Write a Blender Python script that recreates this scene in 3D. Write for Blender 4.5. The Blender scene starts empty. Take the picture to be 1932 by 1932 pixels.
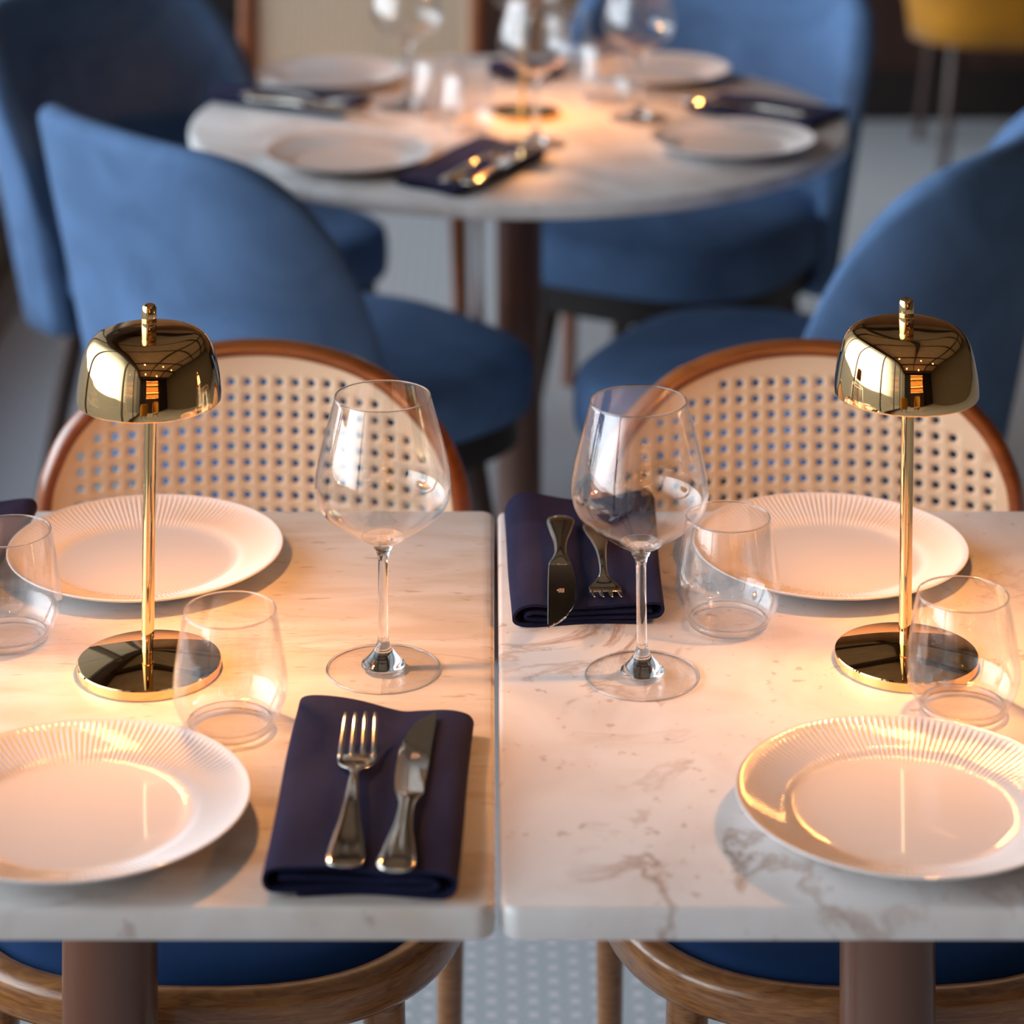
import bpy, bmesh, math, random
from mathutils import Vector, Matrix
random.seed(7)
C = bpy.context.scene
COL = C.collection
PI = math.pi

# ------------------------------------------------------------------ camera
F, HX, HY, CZ = 4950.0, 927.0, -890.0, 1.68          # focal length in px, vanishing point, eye height
cd = bpy.data.cameras.new('camera')
cam = bpy.data.objects.new('camera', cd); COL.objects.link(cam)
cam.location = (0, 0, CZ); cam.rotation_euler = (PI/2, 0, 0)
cd.sensor_width = 36; cd.lens = 36*F/1932
cd.shift_x = (966-HX)/1932; cd.shift_y = -(966-HY)/1932
cd.clip_start = .05; cd.clip_end = 200
cd.dof.use_dof = True; cd.dof.focus_distance = 2.19; cd.dof.aperture_fstop = 4.0
C.camera = cam

# ------------------------------------------------------------------ world / daylight
w = bpy.data.worlds.new('world'); C.world = w; w.use_nodes = True
nt = w.node_tree; nt.nodes.clear()
out = nt.nodes.new('ShaderNodeOutputWorld'); bg = nt.nodes.new('ShaderNodeBackground')
tc = nt.nodes.new('ShaderNodeTexCoord'); sx = nt.nodes.new('ShaderNodeSeparateXYZ')
rp = nt.nodes.new('ShaderNodeValToRGB')
rp.color_ramp.elements[0].position = .44; rp.color_ramp.elements[0].color = (.42, .42, .43, 1)
rp.color_ramp.elements[1].position = .51; rp.color_ramp.elements[1].color = (.88, .94, 1.0, 1)
for ps, cl in ((.64, (.80, .90, 1.0, 1)), (.86, (.25, .30, .37, 1))):
    e = rp.color_ramp.elements.new(ps); e.color = cl
mr = nt.nodes.new('ShaderNodeMapRange'); mr.inputs[1].default_value = -1; mr.inputs[2].default_value = 1
nt.links.new(tc.outputs['Generated'], sx.inputs[0]); nt.links.new(sx.outputs[2], mr.inputs[0])
nt.links.new(mr.outputs[0], rp.inputs[0]); nt.links.new(rp.outputs[0], bg.inputs[0])
# invented falloff: sky boosted towards the street, dimmed along the facade to cut fill
fx = nt.nodes.new('ShaderNodeMapRange'); fx.interpolation_type = 'SMOOTHSTEP'
fx.inputs[1].default_value = -.93; fx.inputs[2].default_value = -.45; fx.inputs[3].default_value = 7.5; fx.inputs[4].default_value = .5
nt.links.new(sx.outputs[0], fx.inputs[0]); nt.links.new(fx.outputs[0], bg.inputs[1])
nt.links.new(bg.outputs[0], out.inputs[0])
WX = -1.14                                            # the window wall
for yy in (-4, -1, 2, 5):
    ld = bpy.data.lights.new('window_portal', 'AREA'); ld.shape = 'RECTANGLE'; ld.size = 2.9; ld.size_y = 2.6
    ld.cycles.is_portal = True
    lo = bpy.data.objects.new('window_portal', ld); COL.objects.link(lo)
    lo.location = (WX-.12, yy, 1.4); lo.rotation_euler = (0, -PI/2, 0)

C.view_settings.view_transform = 'Standard'; C.view_settings.look = 'None'
C.view_settings.gamma = 1; C.view_settings.use_curve_mapping = False
C.view_settings.exposure = 0.14
cy = C.cycles
cy.use_denoising = True; cy.max_bounces = 10; cy.transparent_max_bounces = 40
cy.transmission_bounces = 10; cy.glossy_bounces = 6; cy.diffuse_bounces = 4
cy.sample_clamp_indirect = 4.0; cy.blur_glossy = .3
LAMP_W = 4.7; LAMP_COL = (1.0, .405, .115)

# ------------------------------------------------------------------ helpers
def P(px, py, z=.75):
    Y = F*(CZ-z)/(py-HY)
    return Vector(((px-HX)*Y/F, Y, z))

def new_mesh(name, verts, faces, mat=None, parent=None, smooth=True, sharp=40):
    me = bpy.data.meshes.new(name)
    me.from_pydata([tuple(v) for v in verts], [], faces)
    me.update()
    bm = bmesh.new(); bm.from_mesh(me)
    bmesh.ops.remove_doubles(bm, verts=bm.verts, dist=1e-6)
    bmesh.ops.recalc_face_normals(bm, faces=bm.faces)
    bm.to_mesh(me); bm.free()
    if smooth:
        me.shade_smooth()
        if sharp: me.set_sharp_from_angle(angle=math.radians(sharp))
    if mat: me.materials.append(mat)
    o = bpy.data.objects.new(name, me); COL.objects.link(o)
    if parent: o.parent = parent
    return o

class MB:
    def __init__(s): s.v = []; s.f = []
    def add(s, v, f):
        n = len(s.v); s.v += [Vector(q) for q in v]; s.f += [tuple(i+n for i in q) for q in f]
        return s
    def box(s, c, d, rz=0):
        cx, cy_, cz = c; a, b, h = d[0]/2, d[1]/2, d[2]/2
        v = []
        for z in (-h, h):
            for x, y in ((-a, -b), (a, -b), (a, b), (-a, b)):
                v.append((cx+x*math.cos(rz)-y*math.sin(rz), cy_+x*math.sin(rz)+y*math.cos(rz), cz+z))
        return s.add(v, [(0,3,2,1),(4,5,6,7),(0,1,5,4),(1,2,6,5),(2,3,7,6),(3,0,4,7)])
    def lathe(s, prof, n=48, closed=False, c=(0,0,0)):
        v = []; f = []; m = len(prof)
        for r, z in prof:
            for k in range(n):
                a = 2*PI*k/n; v.append((c[0]+r*math.cos(a), c[1]+r*math.sin(a), c[2]+z))
        for i in range(m if closed else m-1):
            j = (i+1) % m
            for k in range(n):
                l = (k+1) % n; f.append((i*n+k, i*n+l, j*n+l, j*n+k))
        if not closed:
            if prof[0][0] > 1e-6: f.append(tuple(range(n-1, -1, -1)))
            if prof[-1][0] > 1e-6: f.append(tuple((m-1)*n+k for k in range(n)))
        return s.add(v, f)
    def tube(s, pts, rad, n=16, up=Vector((0,0,1)), closed=False):
        """rad: float, list of floats or list of (a, b) for elliptic sections (a sideways, b along up)"""
        pts = [Vector(p) for p in pts]; m = len(pts); v = []; f = []
        for i, p in enumerate(pts):
            if closed: d = (pts[(i+1) % m]-pts[i-1])
            else: d = pts[min(i+1, m-1)]-pts[max(i-1, 0)]
            d.normalize()
            u = up - d*up.dot(d)
            if u.length < 1e-4: u = Vector((0,1,0)) - d*d.y
            u.normalize(); r = d.cross(u)
            ra = rad[i] if isinstance(rad, list) else rad
            a, b = ra if isinstance(ra, tuple) else (ra, ra)
            for k in range(n):
                t = 2*PI*k/n; v.append(p + r*a*math.cos(t) + u*b*math.sin(t))
        for i in range(m if closed else m-1):
            j = (i+1) % m
            for k in range(n):
                l = (k+1) % n; f.append((i*n+k, i*n+l, j*n+l, j*n+k))
        if not closed:
            f.append(tuple(range(n-1, -1, -1))); f.append(tuple((m-1)*n+k for k in range(n)))
        return s.add(v, f)
    def build(s, name, mat=None, parent=None, **kw): return new_mesh(name, s.v, s.f, mat, parent, **kw)

def catmull(pts, n=8, closed=False):
    pts = [Vector(p) for p in pts]; m = len(pts); out = []
    rng = range(m) if closed else range(m-1)
    for i in rng:
        if closed: a, b, c, d = pts[i-1], pts[i], pts[(i+1) % m], pts[(i+2) % m]
        else: a, b, c, d = pts[max(i-1,0)], pts[i], pts[i+1], pts[min(i+2,m-1)]
        for k in range(n):
            t = k/n
            out.append(.5*((2*b)+(c-a)*t+(2*a-5*b+4*c-d)*t*t+(3*b-a-3*c+d)*t**3))
    if not closed: out.append(pts[-1])
    return out

def rrect(w, d, r, n=8):
    pts = []
    for cx, cy_, a0 in ((w/2-r, d/2-r, 0), (-w/2+r, d/2-r, 90), (-w/2+r, -d/2+r, 180), (w/2-r, -d/2+r, 270)):
        for k in range(n+1):
            a = math.radians(a0+90*k/n); pts.append((cx+r*math.cos(a), cy_+r*math.sin(a)))
    return pts
def slab(loops):
    """loops: list of (list of xy, z) stacked; closed solid"""
    v = []; f = []; n = len(loops[0][0])
    for pts, z in loops: v += [(x, y, z) for x, y in pts]
    for i in range(len(loops)-1):
        for k in range(n):
            l = (k+1) % n; f.append((i*n+k, i*n+l, (i+1)*n+l, (i+1)*n+k))
    f.append(tuple(range(n-1, -1, -1))); f.append(tuple((len(loops)-1)*n+k for k in range(n)))
    return v, f
def inset(pts, d):
    out = []; n = len(pts)
    for i in range(n):
        a = Vector(pts[i-1]); b = Vector(pts[i]); c = Vector(pts[(i+1) % n])
        t = (c-a); 
        if t.length < 1e-9: out.append(tuple(b)); continue
        t.normalize(); out.append((b.x - t.y*d*1.0, b.y + t.x*d*1.0))
    return out

def tag(o, label=None, cat=None, group=None, kind=None):
    if label: o['label'] = label
    if cat: o['category'] = cat
    if group: o['group'] = group
    if kind: o['kind'] = kind
    return o
def thing(name, label, cat, loc=(0,0,0), rz=0, group=None):
    o = bpy.data.objects.new(name, None); COL.objects.link(o)
    o.location = loc; o.rotation_euler = (0, 0, rz); o.empty_display_size = .05
    return tag(o, label, cat, group)
def dup(root, loc, rz=0, label=None, group=None, rot=None):
    r = root.copy(); COL.objects.link(r); r.location = loc
    r.rotation_euler = rot if rot else (0, 0, rz)
    if label: r['label'] = label
    if group: r['group'] = group
    def rec(a, b):
        for ch in list(a.children):
            c = ch.copy(); COL.objects.link(c); c.parent = b; rec(ch, c)
    rec(root, r)
    return r

# ------------------------------------------------------------------ materials
def M(name, col=(.8,.8,.8), rough=.5, metal=0, spec=.5, coat=0, sheen=0, sheen_tint=None, emit=None, es=0, var=0, vs=20, bump=0, bs=60, stretch=(1,1,1), col2=None, distortion=0):
    m = bpy.data.materials.new(name); m.use_nodes = True; t = m.node_tree; b = t.nodes['Principled BSDF']
    b.inputs['Base Color'].default_value = (*col, 1); b.inputs['Roughness'].default_value = rough
    b.inputs['Metallic'].default_value = metal; b.inputs['Specular IOR Level'].default_value = spec
    b.inputs['Coat Weight'].default_value = coat; b.inputs['Coat Roughness'].default_value = .08
    if sheen:
        b.inputs['Sheen Weight'].default_value = sheen; b.inputs['Sheen Roughness'].default_value = .35
        if sheen_tint: b.inputs['Sheen Tint'].default_value = (*sheen_tint, 1)
    if emit: b.inputs['Emission Color'].default_value = (*emit, 1); b.inputs['Emission Strength'].default_value = es
    co = t.nodes.new('ShaderNodeTexCoord'); mp = t.nodes.new('ShaderNodeMapping'); mp.inputs['Scale'].default_value = stretch
    t.links.new(co.outputs['Object'], mp.inputs[0])
    if var or col2:
        n = t.nodes.new('ShaderNodeTexNoise'); n.inputs['Scale'].default_value = vs; n.inputs['Detail'].default_value = 6
        n.inputs['Distortion'].default_value = distortion
        r = t.nodes.new('ShaderNodeValToRGB'); r.color_ramp.elements[0].position = .3; r.color_ramp.elements[1].position = .7
        c2 = col2 or tuple(min(1, c*(1-var)) for c in col)
        r.color_ramp.elements[0].color = (*c2, 1); r.color_ramp.elements[1].color = (*col, 1)
        t.links.new(mp.outputs[0], n.inputs['Vector']); t.links.new(n.outputs[0], r.inputs[0]); t.links.new(r.outputs[0], b.inputs['Base Color'])
    if bump:
        n = t.nodes.new('ShaderNodeTexNoise'); n.inputs['Scale'].default_value = bs; n.inputs['Detail'].default_value = 4
        bp = t.nodes.new('ShaderNodeBump'); bp.inputs['Strength'].default_value = bump; bp.inputs['Distance'].default_value = .002
        t.links.new(mp.outputs[0], n.inputs['Vector']); t.links.new(n.outputs[0], bp.inputs['Height']); t.links.new(bp.outputs[0], b.inputs['Normal'])
    return m

gold = M('polished_gold', (1.0, .66, .31), .035, 1, var=.04, vs=3)
steel = M('polished_steel', (.75, .70, .62), .09, 1, var=.05, vs=30)
blade_m = M('mirror_blade', (.72, .68, .62), .06, 1, var=.04, vs=20)
mark_m = M('etched_mark', (.80, .55, .38), .5, .3, var=.1)
porcelain = M('white_porcelain', (.72, .70, .69), .045, 0, var=.02, vs=8)
napkin_m = M('navy_linen', (.010, .013, .045), .9, spec=.12, sheen=.12, sheen_tint=(.45, .45, .9), var=.25, vs=90, bump=.35, bs=900)
velvet = M('blue_velvet', (.12, .218, .405), .9, spec=.1, sheen=.08, sheen_tint=(.55, .72, 1), var=.35, vs=7, bump=.1, bs=300, distortion=1)
velvet_dk = M('navy_velvet', (.005, .035, .12), .85, spec=.2, sheen=.3, sheen_tint=(.3, .5, 1), var=.3, vs=9, bump=.1, bs=300)
mustard = M('mustard_velvet', (.50, .20, .0), .8, sheen=.3, var=.3, vs=9)
wood = M('brown_bentwood', (.34, .10, .022), .28, coat=.4, col2=(.20, .055, .012), vs=14, stretch=(1, 1, 6), bump=.05)
wood_seat = M('seat_rim_wood', (.36, .155, .045), .3, coat=.4, col2=(.17, .06, .016), vs=30, stretch=(1, 1, 8), distortion=1.5)
wood_post = M('walnut_column', (.17, .075, .045), .32, coat=.3, col2=(.12, .05, .03), vs=20, stretch=(1, 1, .15))
wood_dk = M('dark_wood', (.055, .022, .014), .4, col2=(.03, .012, .008), vs=20, stretch=(1, 1, .3))
black_m = M('black_panel', (.018, .011, .009), .5, var=.4, vs=6)
metal_dk = M('grey_metal', (.16, .15, .15), .4, .6, var=.2)
plaster = M('plaster', (.30, .26, .22), .9, var=.15, vs=3)
ceil_m = M('ceiling_board', (.62, .46, .30), .8, var=.25, vs=5)
beam_m = M('ceiling_beam', (.06, .03, .018), .5, var=.3, vs=5)
bulb_m = M('bulb_glow', (1, .6, .3), .3, emit=(1, .50, .18), es=40, var=.02)
bottle_glow = M('bottle_amber_glow', (.55, .22, .03), .15, emit=(1, .40, .08), es=1.2, var=.3, vs=10)  # glow put into the bottle material in place of shelf backlight
lampglow = M('lamp_diffuser', (1, .9, .8), .5, emit=(1, .55, .25), es=8, var=.02)

def marble(name, warm, seed, scale, rot, vein, rough=.27):
    m = bpy.data.materials.new(name); m.use_nodes = True; t = m.node_tree; b = t.nodes['Principled BSDF']
    b.inputs['Roughness'].default_value = rough; b.inputs['Coat Weight'].default_value = .0; b.inputs['Coat Roughness'].default_value = .1
    co = t.nodes.new('ShaderNodeTexCoord'); mp = t.nodes.new('ShaderNodeMapping')
    mp.inputs['Location'].default_value = (seed, seed*.7, seed*.3); mp.inputs['Rotation'].default_value = (0, 0, rot); mp.inputs['Scale'].default_value = scale
    t.links.new(co.outputs['Object'], mp.inputs[0])
    n = t.nodes.new('ShaderNodeTexNoise'); n.inputs['Scale'].default_value = 5; n.inputs['Detail'].default_value = 9; n.inputs['Roughness'].default_value = .6; n.inputs['Distortion'].default_value = .7
    t.links.new(mp.outputs[0], n.inputs['Vector'])
    # thin veins where the noise crosses one half
    s1 = t.nodes.new('ShaderNodeMath'); s1.operation = 'SUBTRACT'; s1.inputs[1].default_value = .5
    s2 = t.nodes.new('ShaderNodeMath'); s2.operation = 'ABSOLUTE'
    r = t.nodes.new('ShaderNodeValToRGB'); r.color_ramp.elements[0].position = 0; r.color_ramp.elements[0].color = (1,1,1,1)
    r.color_ramp.elements[1].position = .03; r.color_ramp.elements[1].color = (0,0,0,1)
    t.links.new(n.outputs[0], s1.inputs[0]); t.links.new(s1.outputs[0], s2.inputs[0]); t.links.new(s2.outputs[0], r.inputs[0])
    n2 = t.nodes.new('ShaderNodeTexNoise'); n2.inputs['Scale'].default_value = 3.2; n2.inputs['Detail'].default_value = 5
    r2 = t.nodes.new('ShaderNodeValToRGB'); r2.color_ramp.elements[0].position = .47; r2.color_ramp.elements[0].color = (0,0,0,1)
    r2.color_ramp.elements[1].position = .66; r2.color_ramp.elements[1].color = (1,1,1,1)
    t.links.new(mp.outputs[0], n2.inputs['Vector']); t.links.new(n2.outputs[0], r2.inputs[0])
    mu = t.nodes.new('ShaderNodeMath'); mu.operation = 'MULTIPLY'; t.links.new(r.outputs[0], mu.inputs[0]); t.links.new(r2.outputs[0], mu.inputs[1])
    mu2 = t.nodes.new('ShaderNodeMath'); mu2.operation = 'MULTIPLY'; mu2.inputs[1].default_value = vein; t.links.new(mu.outputs[0], mu2.inputs[0])
    # cloudy base
    n3 = t.nodes.new('ShaderNodeTexNoise'); n3.inputs['Scale'].default_value = 7; n3.inputs['Detail'].default_value = 7; n3.inputs['Distortion'].default_value = 1
    r3 = t.nodes.new('ShaderNodeValToRGB'); r3.color_ramp.elements[0].position = .32; r3.color_ramp.elements[0].color = (*warm, 1)
    r3.color_ramp.elements[1].position = .6; r3.color_ramp.elements[1].color = (.74, .74, .735, 1)
    t.links.new(mp.outputs[0], n3.inputs['Vector']); t.links.new(n3.outputs[0], r3.inputs[0])
    # small specks
    v = t.nodes.new('ShaderNodeTexNoise'); v.inputs['Scale'].default_value = 55; v.inputs['Detail'].default_value = 2
    r4 = t.nodes.new('ShaderNodeValToRGB'); r4.color_ramp.elements[0].position = .66; r4.color_ramp.elements[0].color = (0,0,0,1)
    r4.color_ramp.elements[1].position = .74; r4.color_ramp.elements[1].color = (.6,.6,.6,1)
    t.links.new(mp.outputs[0], v.inputs['Vector']); t.links.new(v.outputs[0], r4.inputs[0])
    mx = t.nodes.new('ShaderNodeMix'); mx.data_type = 'RGBA'; mx.inputs['B'].default_value = (.36, .24, .18, 1)
    t.links.new(mu2.outputs[0], mx.inputs['Factor']); t.links.new(r3.outputs[0], mx.inputs['A'])
    mx2 = t.nodes.new('ShaderNodeMix'); mx2.data_type = 'RGBA'; mx2.inputs['B'].default_value = (.42, .33, .28, 1)
    t.links.new(r4.outputs[0], mx2.inputs['Factor']); t.links.new(mx.outputs['Result'], mx2.inputs['A'])
    t.links.new(mx2.outputs['Result'], b.inputs['Base Color'])
    return m
marble_l = marble('marble_streaked', (.63, .58, .52), 3.1, (.8, 3.2, 1), .05, .35)
marble_r = marble('marble_veined', (.66, .63, .61), 5.1, (1.5, 1.5, 1), -.9, .9)
marble_rt = marble('marble_round', (.55, .52, .50), 1.3, (1, 1, 1), .4, .4, .45)

def glass_thin():
    m = bpy.data.materials.new('thin_clear_glass'); m.use_nodes = True; t = m.node_tree; t.nodes.clear()
    o = t.nodes.new('ShaderNodeOutputMaterial'); tr = t.nodes.new('ShaderNodeBsdfTransparent'); gl = t.nodes.new('ShaderNodeBsdfGlossy')
    tr.inputs[0].default_value = (.985, .985, .985, 1); gl.inputs['Roughness'].default_value = .01; gl.inputs[0].default_value = (1,1,1,1)
    lw = t.nodes.new('ShaderNodeLayerWeight'); lw.inputs[0].default_value = .5
    nz = t.nodes.new('ShaderNodeTexNoise'); nz.inputs['Scale'].default_value = 12
    bp = t.nodes.new('ShaderNodeBump'); bp.inputs['Strength'].default_value = .02; bp.inputs['Distance'].default_value = .01
    t.links.new(nz.outputs[0], bp.inputs['Height']); t.links.new(bp.outputs[0], gl.inputs['Normal'])
    p = t.nodes.new('ShaderNodeMath'); p.operation = 'POWER'; p.inputs[1].default_value = 5
    a = t.nodes.new('ShaderNodeMath'); a.operation = 'MULTIPLY_ADD'; a.inputs[1].default_value = .93; a.inputs[2].default_value = .065
    mx = t.nodes.new('ShaderNodeMixShader')
    t.links.new(lw.outputs['Facing'], p.inputs[0]); t.links.new(p.outputs[0], a.inputs[0]); t.links.new(a.outputs[0], mx.inputs[0])
    t.links.new(tr.outputs[0], mx.inputs[1]); t.links.new(gl.outputs[0], mx.inputs[2]); t.links.new(mx.outputs[0], o.inputs[0])
    return m
thin = glass_thin()
def glass_solid():
    m = bpy.data.materials.new('solid_clear_glass'); m.use_nodes = True; t = m.node_tree; t.nodes.clear()
    o = t.nodes.new('ShaderNodeOutputMaterial'); g = t.nodes.new('ShaderNodeBsdfGlass'); g.inputs['IOR'].default_value = 1.5; g.inputs['Roughness'].default_value = 0
    nz = t.nodes.new('ShaderNodeTexNoise'); nz.inputs['Scale'].default_value = 20
    r = t.nodes.new('ShaderNodeValToRGB'); r.color_ramp.elements[0].color = (.97,.98,.98,1); r.color_ramp.elements[1].color = (1,1,1,1)
    t.links.new(nz.outputs[0], r.inputs[0]); t.links.new(r.outputs[0], g.inputs[0]); t.links.new(g.outputs[0], o.inputs[0]); return m
solid = glass_solid()

def glass_soft():
    m = thin.copy(); m.name = 'soft_clear_glass'; t = m.node_tree
    o = [n for n in t.nodes if n.type == 'OUTPUT_MATERIAL'][0]; src = o.inputs[0].links[0].from_socket
    g = t.nodes.new('ShaderNodeBsdfGlass'); g.inputs['IOR'].default_value = 1.45; g.inputs['Roughness'].default_value = 0
    mx = t.nodes.new('ShaderNodeMixShader'); mx.inputs[0].default_value = .6
    t.links.new(src, mx.inputs[1]); t.links.new(g.outputs[0], mx.inputs[2]); t.links.new(mx.outputs[0], o.inputs[0]); return m
soft = glass_soft()

def cane_mat():
    m = M('woven_cane', (.74, .50, .30), .55, bump=.0)
    t = m.node_tree; b = t.nodes['Principled BSDF']
    co = t.nodes.new('ShaderNodeTexCoord'); hs = []
    for ang in (0, PI/4, -PI/4):
        mp = t.nodes.new('ShaderNodeMapping'); mp.inputs['Rotation'].default_value = (0, ang, 0)
        wv = t.nodes.new('ShaderNodeTexWave'); wv.inputs['Scale'].default_value = 75; wv.inputs['Distortion'].default_value = .3
        t.links.new(co.outputs['Object'], mp.inputs[0]); t.links.new(mp.outputs[0], wv.inputs['Vector']); hs.append(wv)
    a = t.nodes.new('ShaderNodeMath'); a.operation = 'ADD'; t.links.new(hs[0].outputs['Fac'], a.inputs[0]); t.links.new(hs[1].outputs['Fac'], a.inputs[1])
    a2 = t.nodes.new('ShaderNodeMath'); a2.operation = 'ADD'; t.links.new(a.outputs[0], a2.inputs[0]); t.links.new(hs[2].outputs['Fac'], a2.inputs[1])
    bp = t.nodes.new('ShaderNodeBump'); bp.inputs['Strength'].default_value = .35; bp.inputs['Distance'].default_value = .0006
    t.links.new(a2.outputs[0], bp.inputs['Height']); t.links.new(bp.outputs[0], b.inputs['Normal'])
    r = t.nodes.new('ShaderNodeValToRGB'); r.color_ramp.elements[0].position = .1; r.color_ramp.elements[1].position = 1
    r.color_ramp.elements[0].color = (.82, .62, .42, 1); r.color_ramp.elements[1].color = (.96, .80, .58, 1)
    dv = t.nodes.new('ShaderNodeMath'); dv.operation = 'MULTIPLY'; dv.inputs[1].default_value = .4
    t.links.new(a2.outputs[0], dv.inputs[0]); t.links.new(dv.outputs[0], r.inputs[0]); t.links.new(r.outputs[0], b.inputs['Base Color'])
    return m
cane = cane_mat()

def hex_floor():
    m = bpy.data.materials.new('hexagon_mosaic'); m.use_nodes = True; t = m.node_tree; b = t.nodes['Principled BSDF']
    b.inputs['Roughness'].default_value = .35
    co = t.nodes.new('ShaderNodeTexCoord')
    def lattice(L, angs):
        tot = None
        for a in angs:
            k = 4*PI/(math.sqrt(3)*L)
            d = t.nodes.new('ShaderNodeVectorMath'); d.operation = 'DOT_PRODUCT'; d.inputs[1].default_value = (k*math.cos(math.radians(a)), k*math.sin(math.radians(a)), 0)
            t.links.new(co.outputs['Object'], d.inputs[0])
            c = t.nodes.new('ShaderNodeMath'); c.operation = 'COSINE'; t.links.new(d.outputs['Value'], c.inputs[0])
            if tot is None: tot = c
            else:
                s = t.nodes.new('ShaderNodeMath'); s.operation = 'ADD'; t.links.new(tot.outputs[0], s.inputs[0]); t.links.new(c.outputs[0], s.inputs[1]); tot = s
        return tot
    l1 = lattice(.0277, (0, 60, 120)); l2 = lattice(.016, (30, 90, 150))
    st = t.nodes.new('ShaderNodeMapRange'); st.inputs[1].default_value = .0; st.inputs[2].default_value = .35; t.links.new(l1.outputs[0], st.inputs[0])
    mx = t.nodes.new('ShaderNodeMix'); mx.data_type = 'RGBA'; mx.inputs['A'].default_value = (.62, .67, .70, 1); mx.inputs['B'].default_value = (.86, .84, .88, 1)
    t.links.new(st.outputs[0], mx.inputs['Factor'])
    gr = t.nodes.new('ShaderNodeMapRange'); gr.inputs[1].default_value = -.8; gr.inputs[2].default_value = -1.0; t.links.new(l2.outputs[0], gr.inputs[0])
    mg = t.nodes.new('ShaderNodeMix'); mg.data_type = 'RGBA'; mg.inputs['B'].default_value = (.56, .59, .61, 1)
    t.links.new(gr.outputs[0], mg.inputs['Factor']); t.links.new(mx.outputs['Result'], mg.inputs['A'])
    t.links.new(mg.outputs['Result'], b.inputs['Base Color'])
    return m
floor_m = hex_floor()

# ------------------------------------------------------------------ setting
RX, RY0, RY1, RZ = 5.0, -5.2, 8.2, 2.85
def struct(name, mb, m, **kw): return tag(mb.build(name, m, sharp=30, **kw), kind='structure')
struct('floor', MB().box(((WX-.2+RX)/2, (RY0+RY1)/2, -.05), (RX-WX+.2, RY1-RY0, .1)), floor_m)
struct('ground', MB().box((-9.4, 1.5, -.08), (16, 30, .1)), M('pavement', (.45, .44, .43), .9, var=.2, vs=3))
struct('ceiling', MB().box(((WX+RX)/2, (RY0+RY1)/2, RZ+.05), (RX-WX+.2, RY1-RY0, .1)), ceil_m)
struct('wall_back', MB().box(((WX+RX)/2, RY1+.05, RZ/2), (RX-WX+.2, .1, RZ)), M('brown_panelling', (.42, .22, .11), .6, var=.3, vs=2, stretch=(3, 1, .3)))
struct('baseboard_back', MB().box(((WX+RX)/2, RY1-.03, .2), (RX-WX, .05, .4)), black_m)
struct('wall_front', MB().box(((WX+RX)/2, RY0-.05, RZ/2), (RX-WX+.2, .1, RZ)), black_m)
struct('wall_right', MB().box((RX+.05, (RY0+RY1)/2, RZ/2), (.1, RY1-RY0, RZ)), M('green_wall', (.07, .04, .022), .8, col2=(.03, .025, .01), vs=9))
n = 0
for i in range(6):
    struct('trim_%d' % (i+1), MB().box(((WX+RX)/2, -4.4+i*2.3, RZ-.07), (RX-WX, .14, .14)), beam_m)
for i in range(2):
    struct('trim_%d' % (i+7), MB().box((.7+i*2.1, (RY0+RY1)/2, RZ-.06), (.12, RY1-RY0, .10)), beam_m)
struct('trim_9', MB().box((WX, (RY0+RY1)/2, RZ-.12), (.16, RY1-RY0, .36)), beam_m)
struct('baseboard_left', MB().box((WX, (RY0+RY1)/2, .05), (.10, RY1-RY0, .10)), M('sill_metal', (.22, .20, .19), .5, var=.2))
struct('trim_10', MB().box((WX+.085, (RY0+RY1)/2, .012), (.06, RY1-RY0, .024)), M('threshold_strip', (.42, .40, .39), .5, var=.15))
for i in range(9):
    y0 = RY0+.1+i*1.5
    fr = MB()
    fr.box((WX, y0, RZ/2), (.07, .07, RZ-.1))
    fr.box((WX, y0+.75, .14), (.06, 1.5, .06)).box((WX, y0+.75, 2.35), (.05, 1.5, .04))
    o = struct('window_%d' % (i+1), fr, metal_dk)
    pane = MB().box((WX, y0+.75, 1.40), (.006, 1.42, 2.56)).build('pane', thin, o)

# ------------------------------------------------------------------ square marble tables
def cafe_table(x0, x1, y0, y1, mat, label, colx):
    cx, cy_ = colx, (y0+y1)/2
    t = thing('cafe_table', label, 'table', (cx, cy_, 0), group='square marble tables')
    w_, d_ = x1-x0, y1-y0; ox = (x0+x1)/2-cx
    def lp(i, r): return [(x+ox, y) for x, y in rrect(w_-2*i, d_-2*i, r)]
    v, f = slab([(lp(.004, .010), .7275), (lp(.001, .013), .7285), (lp(0, .014), .7315), (lp(0, .014), .7462), (lp(.0012, .013), .7490), (lp(.004, .010), .75)])
    MB().add(v, f).build('tabletop', mat, t, sharp=50)
    MB().lathe([(.05, .715), (.16, .72), (.16, .727)], 40).build('mounting_plate', metal_dk, t)
    MB().lathe([(.0385, .03), (.0385, .716)], 48).build('column', wood_post, t, sharp=50)
    MB().lathe([(.21, 0), (.213, .006), (.21, .014), (.06, .028), (.04, .032)], 56).build('foot', metal_dk, t, sharp=50)
    return t
YN, YF = P(0, 1715).y, P(0, 962).y
cafe_table(-.622, .0026, YN, YF, marble_l, 'square marble table with a faintly streaked top, left of the gap', -.309)
cafe_table(.0058, .640, YN, YF, marble_r, 'square marble table with brown diagonal veins, right of the gap', .321)

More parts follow.
